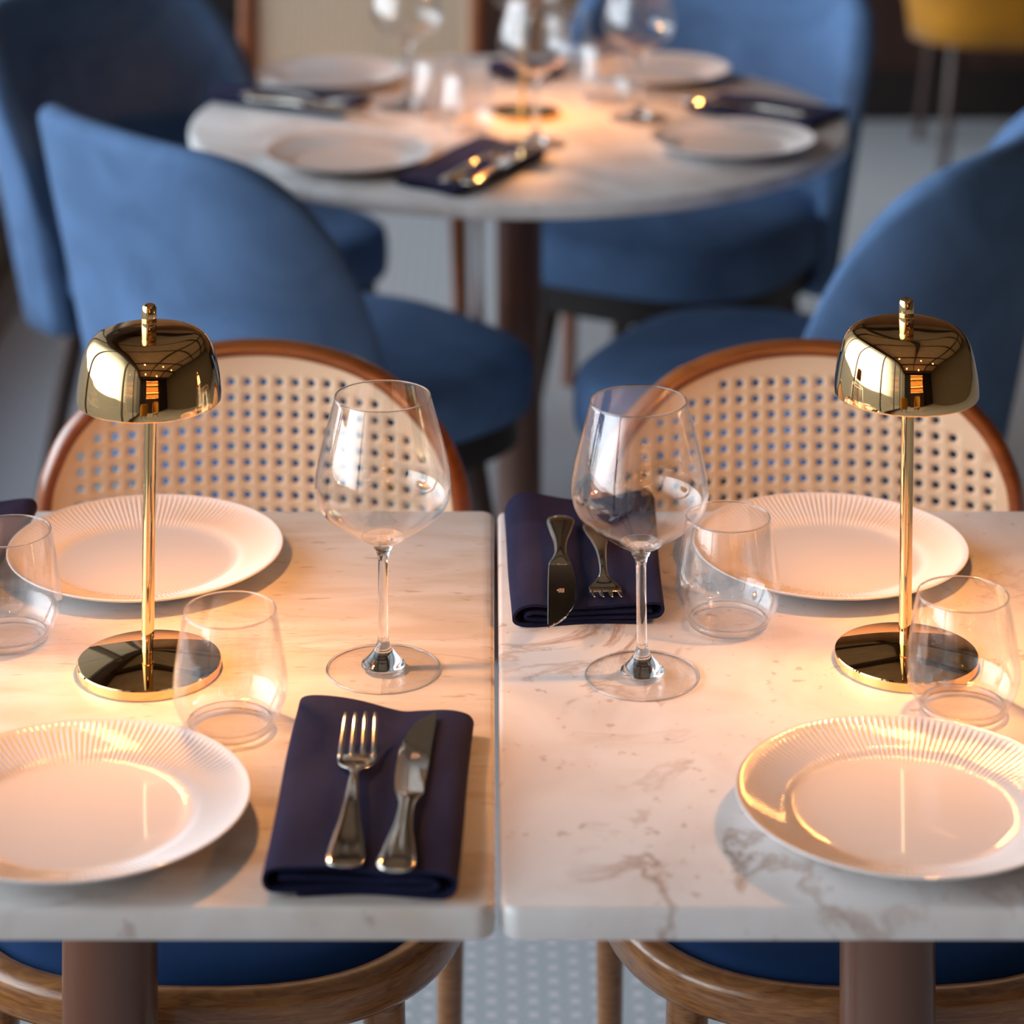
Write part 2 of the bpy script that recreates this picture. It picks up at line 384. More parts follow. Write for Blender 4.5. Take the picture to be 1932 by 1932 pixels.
# ------------------------------------------------------------------ cane-backed chairs
def clip_poly(poly, outl):
    for i in range(len(outl)):
        a = outl[i]; b = outl[(i+1) % len(outl)]; res = []
        ex, ey = b[0]-a[0], b[1]-a[1]
        def side(p): return ex*(p[1]-a[1])-ey*(p[0]-a[0])
        for k in range(len(poly)):
            p, q = poly[k], poly[(k+1) % len(poly)]; sp, sq = side(p), side(q)
            if sp >= -1e-12: res.append(p)
            if (sp > 1e-12 and sq < -1e-12) or (sp < -1e-12 and sq > 1e-12):
                t_ = sp/(sp-sq); res.append((p[0]+(q[0]-p[0])*t_, p[1]+(q[1]-p[1])*t_))
        poly = res
        if len(poly) < 3: return []
    return poly
def inside(p, outl, m=0):
    for i in range(len(outl)):
        a = outl[i]; b = outl[(i+1) % len(outl)]
        ex, ey = b[0]-a[0], b[1]-a[1]; L = math.hypot(ex, ey)
        if L < 1e-9: continue
        if (ex*(p[1]-a[1])-ey*(p[0]-a[0]))/L < m: return False
    return True
def cane_sheet(outl, pitch, hr, fmap, margin, u0=0, w0=0):
    mb = MB(); xs = [p[0] for p in outl]; ys = [p[1] for p in outl]
    i0 = int((min(xs)-u0)/pitch)-1; i1 = int((max(xs)-u0)/pitch)+1
    j0 = int((min(ys)-w0)/pitch)-1; j1 = int((max(ys)-w0)/pitch)+1
    for i in range(i0, i1+1):
        for j in range(j0, j1+1):
            cx, cy_ = u0+i*pitch, w0+j*pitch; h = pitch/2
            sq = [(cx+h, cy_), (cx+h, cy_+h), (cx, cy_+h), (cx-h, cy_+h), (cx-h, cy_), (cx-h, cy_-h), (cx, cy_-h), (cx+h, cy_-h)]
            full = all(inside(p, outl) for p in sq)
            if inside((cx, cy_), outl, margin):
                oc = [(cx+hr*math.cos(k*PI/4), cy_+hr*math.sin(k*PI/4)) for k in range(8)]
                polys = [[oc[k], sq[k], sq[(k+1) % 8], oc[(k+1) % 8]] for k in range(8)]
            else: polys = [sq]
            for p in polys:
                q = p if full else clip_poly(p, outl)
                if len(q) < 3: continue
                mb.add([fmap(a, b) for a, b in q], [tuple(range(len(q)))])
    return mb

def ring_plan(w_, df, db, n=72, ef=2.6, eb=3.0):
    """seat plan: front (+y is the back) rounder than the rear"""
    pts = []
    for k in range(n):
        a = 2*PI*k/n; c, s = math.cos(a), math.sin(a)
        e = ef if s < 0 else eb; d = df if s < 0 else db
        pts.append((w_/2*math.copysign(abs(c)**(2/e), c), d*math.copysign(abs(s)**(2/e), s)))
    return pts

def back_half(z):          # half width of the cane back by height
    tab = [(.44, .205), (.56, .213), (.666, .2165), (.713, .206), (.751, .184), (.787, .142), (.803, .108), (.813, .072), (.8185, .035), (.820, 0)]
    return tab
def cane_chair(loc, rz, label, phase):
    t = thing('cane_back_chair', label, 'chair', loc, rz, 'cane back chairs at the square tables')
    SY = 0.0                     # local: back plane at y ~ 0, seat towards -y
    K = 1.15
    tab = back_half(0)
    half = [(x, z) for z, x in tab]
    loop = [(x, z) for x, z in half] + [(-x, z) for x, z in half[-2::-1]]
    path = catmull([Vector((x, -K*x*x, z)) for x, z in loop], 6)
    def flat(p, dn): return p
    bk = MB()
    # frame with an oblong section: thin in the plane of the back, deep front to back
    m = len(path); v = []; f = []; nn = 16
    for i, p in enumerate(path):
        d = (path[min(i+1, m-1)]-path[max(i-1, 0)]).normalized()
        nrm = Vector((2*K*p.x, 1, 0)).normalized(); nrm = (nrm - d*nrm.dot(d)).normalized(); side = d.cross(nrm)
        for k in range(nn):
            a = 2*PI*k/nn; c, s = math.cos(a), math.sin(a)
            v.append(p + side*.0075*math.copysign(abs(c)**.7, c) + nrm*.0135*math.copysign(abs(s)**.7, s))
    for i in range(m-1):
        for k in range(nn): l = (k+1) % nn; f.append((i*nn+k, i*nn+l, (i+1)*nn+l, (i+1)*nn+k))
    f.append(tuple(range(nn))); f.append(tuple((m-1)*nn+k for k in range(nn)))
    MB().add(v, f).build('back_frame', wood, t, sharp=60)
    outl = [(p.x*.985, p.z-.003) for p in path]
    # order counter-clockwise
    ar = sum(outl[i][0]*outl[(i+1) % len(outl)][1]-outl[(i+1) % len(outl)][0]*outl[i][1] for i in range(len(outl)))
    if ar < 0: outl = outl[::-1]
    sh = cane_sheet(outl, .0169, .0040, lambda a, b: (a, -K*a*a-.006, b), .0170, *phase).build('cane_panel', cane, t, sharp=50)
    md = sh.modifiers.new('thick', 'SOLIDIFY'); md.thickness = .0016; md.offset = 0
    # seat: ring and cushion; local seat centre at y=-.30
    pl = ring_plan(.475, .245, .225); cyc = -.336; ZS = -.008
    loops = []
    for ins, z in ((.010, .432), (.003, .434), (0, .439), (0, .460), (.002, .466), (.007, .4695), (.016, .4695), (.024, .467), (.026, .455), (.026, .434)):
        loops.append([(x, y+cyc, z+ZS) for x, y in inset(pl, ins)])
    v = []; f = []; n_ = len(pl)
    for L in loops: v += L
    for i in range(len(loops)):
        j = (i+1) % len(loops)
        for k in range(n_): l = (k+1) % n_; f.append((i*n_+k, i*n_+l, j*n_+l, j*n_+k))
    MB().add(v, f).build('seat_ring', wood_seat, t, sharp=50)
    v = []; f = []
    lv = [(.026, .440), (.026, .463), (.030, .470), (.045, .476), (.08, .481), (.14, .484), (.2, .485)]
    for ins, z in lv:
        s = max(0.02, 1-ins/.235); v += [(x*s, y*s+cyc, z+ZS) for x, y in pl]
    for i in range(len(lv)-1):
        for k in range(n_): l = (k+1) % n_; f.append((i*n_+k, i*n_+l, (i+1)*n_+l, (i+1)*n_+k))
    f.append(tuple(range(n_))); f.append(tuple((len(lv)-1)*n_+k for k in range(n_)))
    MB().add(v, f).build('seat_cushion', velvet_dk, t, sharp=60)
    for s in (-1, 1):
        MB().tube([(s*.165, cyc-.165, .425), (s*.172, cyc-.172, .25), (s*.18, cyc-.182, 0)], [.0185, .0165, .0125], 20).build('leg', wood_seat, t, sharp=60)
        MB().tube([(s*.207, -.052, .47), (s*.208, -.055, .41), (s*.203, -.035, .22), (s*.20, .01, 0)], [.014, .0155, .0145, .012], 20).build('leg', wood_seat, t, sharp=60)
    return t
CB = 2.755
c1 = cane_chair((-.2445, CB, 0), math.radians(-1.5), 'cane back chair pushed under the far side of the streaked marble table on the left', (.006, .0085))
c2 = cane_chair((.325, CB, 0), math.radians(1.0), 'cane back chair pushed under the far side of the brown veined marble table', (.002, .0085))

# ------------------------------------------------------------------ plates
def plate_mesh():
    N = 1200; FL = 150
    top = [(0, .0062), (.03, .0061), (.06, .0060), (.074, .0061), (.0805, .0066), (.0835, .0076), (.086, .0088), (.089, .0098), (.093, .0108), (.098, .0120), (.103, .0134), (.108, .0149), (.112, .0162), (.1155, .0175), (.1185, .0188), (.1207, .0198), (.1220, .0203), (.1228, .0201), (.1229, .0195),
           (.1222, .0187), (.118, .0160), (.110, .0128), (.100, .0095), (.090, .0065), (.080, .0030), (.076, .0), (.073, .0), (.071, .0018), (.03, .0020), (0, .0020)]
    v = []; f = []
    for i, (r, z) in enumerate(top):
        on_top = i < 18
        win = 0
        if on_top and .079 < r < .1195: win = min(1, (r-.079)/.004)*min(1, (.1195-r)/.004)
        for k in range(N):
            a = 2*PI*k/N
            dz = win*.00080*(abs(math.cos(FL*a/2))-.6)*1.6
            v.append((r*math.cos(a), r*math.sin(a), z+dz))
    for i in range(len(top)-1):
        for k in range(N):
            l = (k+1) % N; f.append((i*N+k, i*N+l, (i+1)*N+l, (i+1)*N+k))
    return v, f
pv, pf = plate_mesh()
plate0 = new_mesh('dinner_plate', pv, pf, porcelain, sharp=0)
PT = 'ribbed white dinner plates on the square tables'
plate0.location = (-.296, 1.885, .75)
tag(plate0, 'white ribbed plate at the near left, beside the napkin with fork and knife', 'plate', PT)
for (x, y, lab) in ((-.3095, 2.3495, 'white ribbed plate behind the gold lamp, in front of the left cane chair'),
                    (.299, 1.891, 'white ribbed plate with bright highlights at the near edge of the brown veined table'),
                    (.3040, 2.354, 'white ribbed plate at the far side of the brown veined table, beside the navy napkin')):
    dup(plate0, (x, y, .75), random.random(), lab)

# ------------------------------------------------------------------ wine glasses and tumblers
def spline2(pts, n=6):
    return [(max(0, p.x), p.y) for p in catmull([Vector((a, b, 0)) for a, b in pts], n)]
def wine_glass(loc, label, rot=(0,0,0), group='wine glasses on the square tables'):
    t = thing('wine_glass', label, 'wine glass', loc, 0, group); t.rotation_euler = rot
    outer = spline2([(.0060, .1005), (.0095, .1028), (.0190, .1084), (.0345, .1190), (.0478, .1292), (.0535, .138), (.0556, .148), (.0552, .157), (.0535, .168), (.0500, .1835), (.0445, .204), (.0392, .2228)], 6)
    inner = [(max(0, r-.0009), z+.0005) for r, z in outer[2:]]
    prof = outer + [(.0388, .2232)] + [(r if z < .2225 else .0383, min(z, .2228)) for r, z in inner[::-1]] + [(0, .1040)]
    MB().lathe([(0, .1003)]+prof, 96).build('bowl', thin, t, sharp=0)
    st = spline2([(0, .1072), (.010, .1075), (.0168, .1082), (.0178, .1078), (.0135, .1052), (.0088, .1026), (.0076, .0995), (.0058, .0965), (.0045, .0915), (.0041, .085), (.0041, .05), (.0044, .030), (.0052, .0225), (.0085, .0155), (.0135, .0095), (.0172, .0062), (.0176, .0046), (.016, .0040), (0, .0038)], 5)
    MB().lathe(st, 48).build('stem', solid, t, sharp=0)
    MB().lathe([(0, .0036), (.018, .0034), (.034, .0026), (.0452, .0019), (.0464, .0014), (.0467, .0009), (.0462, .0003), (.045, 0), (0, 0)], 96).build('foot', thin, t, sharp=0)
    MB().tube([(.0459*math.cos(2*PI*k/96), .0459*math.sin(2*PI*k/96), .0010) for k in range(96)], .0009, 8, closed=True).build('foot_rim', solid, t, sharp=0)
    MB().tube([(.03875*math.cos(2*PI*k/96), .03875*math.sin(2*PI*k/96), .2230) for k in range(96)], .00065, 8, closed=True).build('lip', solid, t, sharp=0)
    return t
wg = wine_glass((-.0881, 2.138, .75), 'empty wine glass on the streaked table, right of the gold lamp', (0, math.radians(-.1), 0))
dup(wg, (.1224, 2.1254, .75), label='empty wine glass on the veined table, in front of the navy napkin', rot=(0, math.radians(-.8), 0))
def tumbler(loc, label, rz=0, group='stemless tumblers on the square tables'):
    t = thing('glass_tumbler', label, 'tumbler', loc, rz, group)
    o = spline2([(.0285, .0004), (.0320, .0035), (.0375, .0110), (.0425, .0215), (.0446, .0320), (.0442, .0430), (.0420, .0580), (.0388, .0770), (.0355, .0930)], 6)
    inner = [(r-.0012, z) for r, z in o if z > .009]
    prof = [(0, .0)] + o + [(.0349, .0934)] + [(r, z) for r, z in inner[::-1]] + [(.0335, .0092), (.0300, .0078), (.0285, .0080), (.027, .0066), (.02, .0060), (0, .0058)]
    MB().lathe(prof, 96).build('vessel', thin, t, sharp=0)
    MB().tube([(.0318*math.cos(2*PI*k/96), .0318*math.sin(2*PI*k/96), .0058) for k in range(96)], [(.0022, .0030)]*96, 14, closed=True).build('thick_base', soft, t, sharp=0)
    MB().tube([(.0352*math.cos(2*PI*k/96), .0352*math.sin(2*PI*k/96), .0932) for k in range(96)], .0007, 8, closed=True).build('lip', solid, t, sharp=0)
    return t
tb = tumbler((-.2022, 2.030, .75), 'empty tumbler beside the left gold lamp, overlapping its base')
dup(tb, (-.4035, 2.190, .75), label='empty tumbler cut off at the left edge, by the left plate behind the lamp')
dup(tb, (.2005, 2.222, .75), label='empty tumbler between the navy napkin and the far plate on the veined table')
dup(tb, (.3704, 2.060, .75), label='empty tumbler standing before the gold lamp on the veined table')

# ------------------------------------------------------------------ gold table lamps
def table_lamp(loc, label, tilt=0):
    t = thing('table_lamp', label, 'lamp', loc, 0, 'cordless gold table lamps')
    MB().lathe([(0, 0), (.0575, 0), (.0585, .0008), (.0586, .0076), (.0580, .0086), (.0570, .0089), (.0048, .0156), (0, .0156)], 128).build('base', gold, t, sharp=25)
    dx = math.tan(tilt)
    po = MB().lathe([(.0044, .0150), (.0044, .0262), (.0052, .0266), (.0052, .2500), (0, .2500)], 40)
    po.v = [Vector((p.x+(p.z-.12)*dx, p.y, p.z)) for p in po.v]
    po.build('pole', gold, t, sharp=30)
    out_ = spline2([(.0588, .2212), (.0588, .2270), (.0578, .2360), (.0563, .2450), (.0540, .2550), (.0505, .2645), (.0455, .2710), (.0395, .2742), (.0320, .2754), (.015, .2762), (0, .2765)], 6)
    inn = [(r-.0012 if r > .002 else 0, z-.0012) for r, z in out_[1:]]
    MB().lathe(out_[::-1] + [(.0583, .2206), (.0576, .2210)] + inn, 128).build('shade', gold, t, sharp=0)
    MB().lathe([(0, .2985), (.003, .2984), (.0050, .2972), (.0060, .2950), (.0061, .2845), (.0059, .2838), (.0061, .2830), (.0060, .2760)], 40).build('finial', gold, t, sharp=30)
    MB().lathe([(.006, .2600), (.026, .2600), (.026, .2575), (.006, .2575)], 48, closed=True).build('diffuser', lampglow, t, sharp=30)
    ld = bpy.data.lights.new('bulb', 'POINT'); ld.shadow_soft_size = .012; ld.energy = LAMP_W; ld.color = LAMP_COL
    lo = bpy.data.objects.new('bulb', ld); COL.objects.link(lo); lo.parent = t; lo.location = (.022, -.014, .2395)
    return t
lamp = table_lamp((-.2787, 2.137, .75), 'polished gold mushroom lamp on the streaked table, before the left chair', .012)
l2 = dup(lamp, (.3404, 2.152, .75), label='polished gold mushroom lamp on the brown veined table, behind a tumbler')

# ------------------------------------------------------------------ napkins
def napkin(name, corners, zscale, label, far_roll=0, variant=0, group='folded navy napkins on the square tables'):
    """corners: near-left, near-right, far-left, far-right world xy"""
    nl, nr, fl, fr = [Vector((c[0], c[1])) for c in corners]
    c0 = (nl+nr+fl+fr)/4
    if variant == 0:
        pp = [(-.042, .0016), (0, .0015), (.048, .0016), (.0600, .0035), (.0645, .0095), (.0600, .0160), (.046, .0183), (.028, .0165), (.014, .0142), (.002, .0150), (-.02, .0175), (-.050, .0190), (-.0625, .0170), (-.0655, .0110), (-.0625, .0055), (-.052, .0043), (-.02, .0050), (.028, .0052), (.047, .0070), (.052, .0100), (.046, .0125), (.026, .0106), (.008, .0088), (-.018, .0105), (-.044, .0125), (-.054, .0120)]
    else:
        pp = [(.050, .0016), (0, .0015), (-.045, .0016), (-.0600, .0030), (-.0645, .0075), (-.0600, .0150), (-.048, .0185), (-.030, .0160), (-.010, .0140), (.012, .0145), (.035, .0172), (.055, .0182), (.0635, .0165), (.0655, .0110), (.0600, .0062), (.045, .0062), (.015, .0050), (-.020, .0048), (-.048, .0065), (-.0545, .0090), (-.047, .0120), (-.028, .0098), (-.008, .0090), (.02, .0100), (.045, .0115), (.055, .0112)]
    path = catmull([Vector((a, b, 0)) for a, b in pp], 5)
    th = .00115; m = len(path); sec = []
    L = []; R = []
    for i, p in enumerate(path):
        d = (path[min(i+1, m-1)]-path[max(i-1, 0)]).normalized(); nrm = Vector((-d.y, d.x, 0))
        L.append(p+nrm*th); R.append(p-nrm*th)
    e1 = path[-1]+(path[-1]-path[-2]).normalized()*th; e0 = path[0]-(path[1]-path[0]).normalized()*th
    sec = L+[e1]+R[::-1]+[e0]
    ns = len(sec); NV = 40; v = []; f = []
    for j in range(NV+1):
        tv = j/NV
        for q in sec:
            u = q.x/.131+.5
            top = q.y/.019
            zz = q.y*zscale
            wob = .0009*math.sin(tv*5+u*6+variant)*top + .0006*math.sin(tv*11-u*9)*top
            if far_roll: zz += far_roll*max(0, (tv-.80)/.20)**1.3*top
            else: zz *= 1-.10*tv
            # rounded ends
            uu = u + .006*math.sin(tv*7+variant*2)*(top)
            # scalloped far edge like a cloth corner
            tt = tv + .02*(tv-.5)*math.sin(u*7+1.0)
            near = nl.lerp(nr, uu); far = fl.lerp(fr, uu); pxy = near.lerp(far, tt)
            v.append((pxy.x-c0.x, pxy.y-c0.y, max(.0002, zz+wob)))
    for j in range(NV):
        for k in range(ns): l = (k+1) % ns; f.append((j*ns+k, j*ns+l, (j+1)*ns+l, (j+1)*ns+k))
    half = m
    for base in (0, NV*ns):
        for i in range(m-1):
            a, b = base+i, base+i+1; c, d = base+(2*m-i-1), base+(2*m-i)
            # L[i], L[i+1], R reversed index
            f.append((base+i, base+i+1, base+m+1+(m-1-(i+1)), base+m+1+(m-1-i)))
        f.append((base+m-1, base+m, base+m+1)); f.append((base, base+m+1+(m-1), base+2*m+1))
    o = new_mesh(name, v, f, napkin_m, sharp=60)
    o.location = (c0.x, c0.y, .7502)
    return tag(o, label, 'napkin', group)
def xy(px, py, z=.75): p = P(px, py, z); return (p.x, p.y)
napkin('folded_napkin', [xy(497, 1690), xy(864, 1697), xy(566, 1318, .765), xy(893, 1353, .765)], 1.05, 'folded navy napkin at the near edge of the streaked table, under a fork and knife')
napkin('folded_napkin', [xy(966, 1184), xy(1250, 1176), xy(951, 976, .758), xy(1232, 968, .758)], 1.0, 'folded navy napkin on the veined table, behind the wine glass', far_roll=.010, variant=1)
napkin('folded_napkin', [(-.575, 2.24), (-.447, 2.235), (-.555, 2.45), (-.425, 2.445)], .9, 'navy napkin cut off at the left edge, behind the leftmost tumbler', far_roll=.008, variant=1)

# ------------------------------------------------------------------ cutlery (local: handle end at the origin, tip along +y)
def sweep_strip(st, n=14):
    """st: list of (y, xc, halfwidth, zc, halfthick)"""
    v = []; f = []
    for y, xc, hw, z, ht in st:
        for k in range(n):
            a = 2*PI*k/n; c, s = math.cos(a), math.sin(a)
            v.append((xc+hw*c, y, z+ht*s))
    for i in range(len(st)-1):
        for k in range(n): l = (k+1) % n; f.append((i*n+k, i*n+l, (i+1)*n+l, (i+1)*n+k))
    f.append(tuple(range(n))); f.append(tuple((len(st)-1)*n+k for k in range(n)))
    return v, f
def interp(tab, n=5):
    pts = catmull([Vector((0, 0, 0))]*0 or [Vector((a[2], a[3], a[4])) for a in tab], n)
    ys = catmull([Vector((a[0], a[1], 0)) for a in tab], n)
    return [(b.x, b.y, max(.0003, a.x), a.y, max(.0003, a.z)) for a, b in zip(pts, ys)]
def fork(loc, rz, label, pitch=0, group='forks on the square tables'):
    t = thing('dinner_fork', label, 'fork', loc, rz, group); t.rotation_euler = (pitch, 0, rz)
    hd = interp([(0, 0, .006, .0020, .0010), (.003, 0, .0118, .0021, .0016), (.012, 0, .0136, .0024, .0019), (.030, 0, .0118, .0034, .0019), (.055, 0, .0080, .0058, .0020), (.085, 0, .0050, .0085, .0022), (.112, 0, .0036, .0085, .0023), (.126, 0, .0036, .0068, .0021), (.133, 0, .0048, .0052, .0016)])
    MB().add(*sweep_strip(hd)).build('handle', steel, t, sharp=0)
    hb = MB().add(*sweep_strip(interp([(.129, 0, .0042, .0060, .0016), (.135, 0, .0062, .0046, .0013), (.141, 0, .0108, .0034, .0011), (.147, 0, .0138, .0027, .0010), (.153, 0, .0145, .0026, .0010), (.159, 0, .0145, .0031, .0010)])))
    for x in (-.0123, -.0041, .0041, .0123):
        hb.add(*sweep_strip(interp([(.156, x, .0022, .0029, .0010), (.168, x*1.0, .0021, .0048, .0010), (.184, x*.96, .0018, .0095, .0009), (.197, x*.92, .0013, .0145, .0007), (.201, x*.91, .0006, .0160, .0005)], 3), 8))
    hb.build('tines', steel, t, sharp=0)
    return t
def knife(loc, rz, label, pitch=0, group='knives on the square tables'):
    t = thing('dinner_knife', label, 'knife', loc, rz, group); t.rotation_euler = (pitch, 0, rz)
    hd = interp([(0, 0, .0075, .0040, .0016), (.003, 0, .0115, .0041, .0028), (.012, 0, .0132, .0044, .0036), (.035, 0, .0105, .0046, .0038), (.060, 0, .0070, .0048, .0038), (.085, 0, .0060, .0048, .0038), (.098, 0, .0076, .0046, .0034), (.106, .0003, .0098, .0040, .0024), (.110, .0003, .0100, .0034, .0014)])
    MB().add(*sweep_strip(hd, 20)).build('handle', steel, t, sharp=0)
    edge = [(.108, -.0098, .0102), (.115, -.0112, .0106), (.130, -.0128, .0108), (.150, -.0136, .0110), (.170, -.0136, .0110), (.190, -.0120, .0110), (.205, -.0092, .0110), (.218, -.0050, .0110), (.228, .0004, .0110), (.235, .0065, .0108), (.2375, .0098, .0104)]
    v = []; f = []
    for y, a, b in edge:
        zb = .0030
        v += [(a, y, zb), (a+.0006, y, zb+.0009), (b-.0006, y, zb+.0009), (b, y, zb+.0006), (b, y, zb-.0006), (b-.0006, y, zb-.0009), (a+.0006, y, zb-.0009)]
    n_ = 7
    for i in range(len(edge)-1):
        for k in range(n_): l = (k+1) % n_; f.append((i*n_+k, i*n_+l, (i+1)*n_+l, (i+1)*n_+k))
    f.append(tuple(range(n_))); f.append(tuple((len(edge)-1)*n_+k for k in range(n_)))
    bl = MB().add(v, f).build('blade', blade_m, t, sharp=12)
    mk = MB()
    for k in range(4): mk.box((-.0026+k*.0013, .1655+(k % 2)*.0006, .00392), (.0007, .0085, .0001))
    mk.box((.0026, .1655, .00392), (.0012, .003, .0001)).build('maker_mark', mark_m, bl)
    return t
def place(fn, a, b, za, label, dz=0):
    A = P(a[0], a[1], za); B = P(b[0], b[1], za+dz); d = B-A
    rz = math.atan2(d.y, d.x)-PI/2
    return fn(A, rz, label)
f1 = place(fork, (650, 1640), (680, 1345), .7685, 'silver fork on the near napkin, tines pointing away', .016)
k1 = place(knife, (745, 1653), (800, 1347), .7690, 'silver knife on the near napkin, blade pointing away')
f2 = place(fork, (1125, 990), (1147, 1122), .7680, 'silver fork on the far napkin, tines towards the camera', .016)
k2 = place(knife, (1057, 984), (1058, 1182), .7685, 'silver knife on the far napkin, rounded blade hanging over its near edge')

# ------------------------------------------------------------------ round table and its setting
RC = P(980, 0, .75); RCx, RCy, RR = .044, 4.123, .516
rt = thing('round_table', 'large round marble table with a brown column, blurred behind the cane chairs', 'table', (RCx, RCy, 0))
MB().lathe([(RR-.006, .7275), (RR-.001, .730), (RR, .735), (RR, .743), (RR-.002, .748), (RR-.007, .75)], 128).build('tabletop', marble_rt, rt, sharp=50)
MB().lathe([(.036, .03), (.036, .72)], 48).build('column', wood_post, rt, sharp=50)
MB().lathe([(.05, .715), (.2, .72), (.2, .727)], 40).build('mounting_plate', metal_dk, rt)
MB().lathe([(.24, 0), (.24, .012), (.06, .03), (.035, .034)], 56).build('foot', metal_dk, rt, sharp=50)
PG = 'white plates on the round table'
for (px, py, lab) in ((1383, 256, 'white plate on the round table, in front of its right napkin'), (659, 283, 'white plate on the round table, beside the blue chair back'),
                      (1240, 125, 'white plate at the far right of the round table, before the blue chair'), (625, 133, 'white plate at the far left of the round table, behind a napkin')):
    p = P(px, py, .77); dup(plate0, (p.x, p.y, .75), random.random(), lab, PG)
for (px, py, lab) in ((768, 203, 'wine glass on the round table, leftmost of the four'), (1206, 224, 'wine glass on the round table, rightmost of the four'),
                      (1010, 272, 'wine glass on the round table, nearest to the angled napkin'), (990, 150, 'wine glass on the round table, behind the gold lamp base')):
    dup(wg, P(px, py), label=lab, group='wine glasses on the round table', rot=(0, 0, 0))
for (px, py, lab) in ((826, 224, 'tumbler on the round table beside the leftmost wine glass'), (1140, 190, 'tumbler on the round table, left of the rightmost wine glass'),
                      (1070, 128, 'tumbler at the far middle of the round table'), (880, 250, 'tumbler on the round table just behind the angled napkin')):
    dup(tb, P(px, py), label=lab, group='tumblers on the round table')
dup(lamp, (RCx+.006, RCy+.03, .75), label='gold lamp in the middle of the round table, only its base and pole in view', group='gold lamp on the round table')
NG = 'folded navy napkins on the round table'
def napq(q, lab, zs=.7):
    return napkin('folded_napkin', [xy(*q[0]), xy(*q[1]), xy(*q[2]), xy(*q[3])], zs, lab, group=NG)
napq([(748, 350), (868, 374), (900, 268), (1030, 298)], 'navy napkin lying at an angle near the front rim of the round table')
napq([(400, 196), (395, 168), (640, 226), (698, 192)], 'navy napkin at the left rim of the round table, with cutlery along it')
napq([(1296, 212), (1370, 186), (1520, 250), (1598, 216)], 'navy napkin at the right rim of the round table, behind a plate')
napq([(922, 146), (925, 124), (1060, 150), (1050, 126)], 'navy napkin at the back of the round table')
def cut(src, a, b, lab, g):
    A = P(a[0], a[1], .764); B = P(b[0], b[1], .764); d = B-A
    return dup(src, A, label=lab, group=g, rot=(0, 0, math.atan2(d.y, d.x)-PI/2))
cut(f1, (842, 344), (950, 288), 'silver fork on the angled napkin of the round table', 'forks on the round table')
cut(k1, (884, 352), (985, 292), 'silver knife on the angled napkin of the round table', 'knives on the round table')
cut(f1, (460, 178), (640, 198), 'silver fork on the left napkin of the round table', 'forks on the round table')
cut(k1, (470, 188), (660, 212), 'silver knife on the left napkin of the round table', 'knives on the round table')
cut(k1, (1530, 220), (1370, 200), 'silver knife on the right napkin of the round table', 'knives on the round table')

# ------------------------------------------------------------------ velvet tub chairs
def tub_chair(loc, rz, label, mat_in=velvet, group='blue velvet chairs around the round table'):
    """faces +y locally; seat centre near the origin"""
    t = thing('velvet_chair', label, 'chair', loc, rz, group)
    pl = [(x, y) for x, y in ring_plan(.51, .265, .265, 64, 3.0, 2.8)]
    pl = [(x, -y) for x, y in pl][::-1]
    def scal(s, z): return ([(x*s, y*s+.04) for x, y in pl], z+.02)
    v, f = slab([scal(.92, .385), scal(.99, .39), scal(1.0, .405), scal(1.0, .44), scal(.985, .458), scal(.94, .468), scal(.8, .474), scal(.5, .477), scal(.2, .478)])
    MB().add(v, f).build('seat', mat_in, t, sharp=60)
    v, f = slab([scal(.85, .335), scal(.93, .34), scal(.93, .384)])
    MB().add(v, f).build('seat_base', black_m, t, sharp=50)
    NU = 72; TM = math.radians(84); a_, b_ = .290, .275; v = []; f = []
    sec = 0
    for i in range(NU+1):
        u = -1+2*i/NU; th = u*TM
        au = abs(u)
        zt = .47 + .395*(max(0, 1-au**3.8))**.58
        zb = .345
        cap = 1 if au < .97 else max(.05, math.sqrt(max(0, 1-((au-.97)/.03)**2)))
        tk = .024*cap
        sn, cn = math.sin(th), math.cos(th); EX = .68
        base = Vector((a_*math.copysign(abs(sn)**EX, sn), -b_*math.copysign(abs(cn)**EX, cn)-.01, 0))
        nrm = Vector((math.copysign(abs(sn)**(2-EX), sn)/a_, -math.copysign(abs(cn)**(2-EX), cn)/b_, 0)).normalized()
        loop = []
        hs = [0, .15, .3, .45, .6, .75, .88]
        for h in hs:
            loop.append((h, 1))
        for k in range(9):
            a = PI*k/8; loop.append((None, a))
        for h in hs[::-1]: loop.append((h, -1))
        for h, s in loop:
            if h is None:
                z = zt-tk + tk*math.sin(s); off = tk*math.cos(s); hh = 1
            else:
                z = zb+(zt-tk-zb)*h; off = tk*s; hh = h
            hz = max(0, min(1, (z-.345)/.52))
            fl = .84+.23*hz                     # flares outwards with height
            lean = -.035*hz
            v.append((base.x*fl+nrm.x*off, (base.y*fl+lean)+nrm.y*off, z))
        sec = len(loop)
    for i in range(NU):
        for k in range(sec): l = (k+1) % sec; f.append((i*sec+k, i*sec+l, (i+1)*sec+l, (i+1)*sec+k))
    f.append(tuple(range(sec))); f.append(tuple(NU*sec+k for k in range(sec)))
    MB().add(v, f).build('backrest', velvet if mat_in is velvet else mat_in, t, sharp=0)
    for sx in (-1, 1):
        for sy in (-1, 1):
            MB().tube([(sx*.155, .02+sy*.155, .336), (sx*.20, .02+sy*.20, 0)], [.020, .012], 16).build('leg', wood_dk, t, sharp=60)
    return t
def face(x, y, deg, label, src=None):
    rz = math.radians(deg-90)
    if src: return dup(src, (x, y, 0), rz, label)
    return tub_chair((x, y, 0), rz, label)
tc0 = face(-.262, 3.79, 41, 'blue velvet chair at the near left of the round table, pale back to the camera')
face(.44, 3.73, 152, 'blue velvet chair cut off by the right edge, near the round table', tc0)
face(-.50, 4.50, -37, 'blue velvet chair at the far left of the round table, dark inner back showing', tc0)
face(.32, 4.62, 242, 'blue velvet chair at the far right of the round table, facing the camera', tc0)

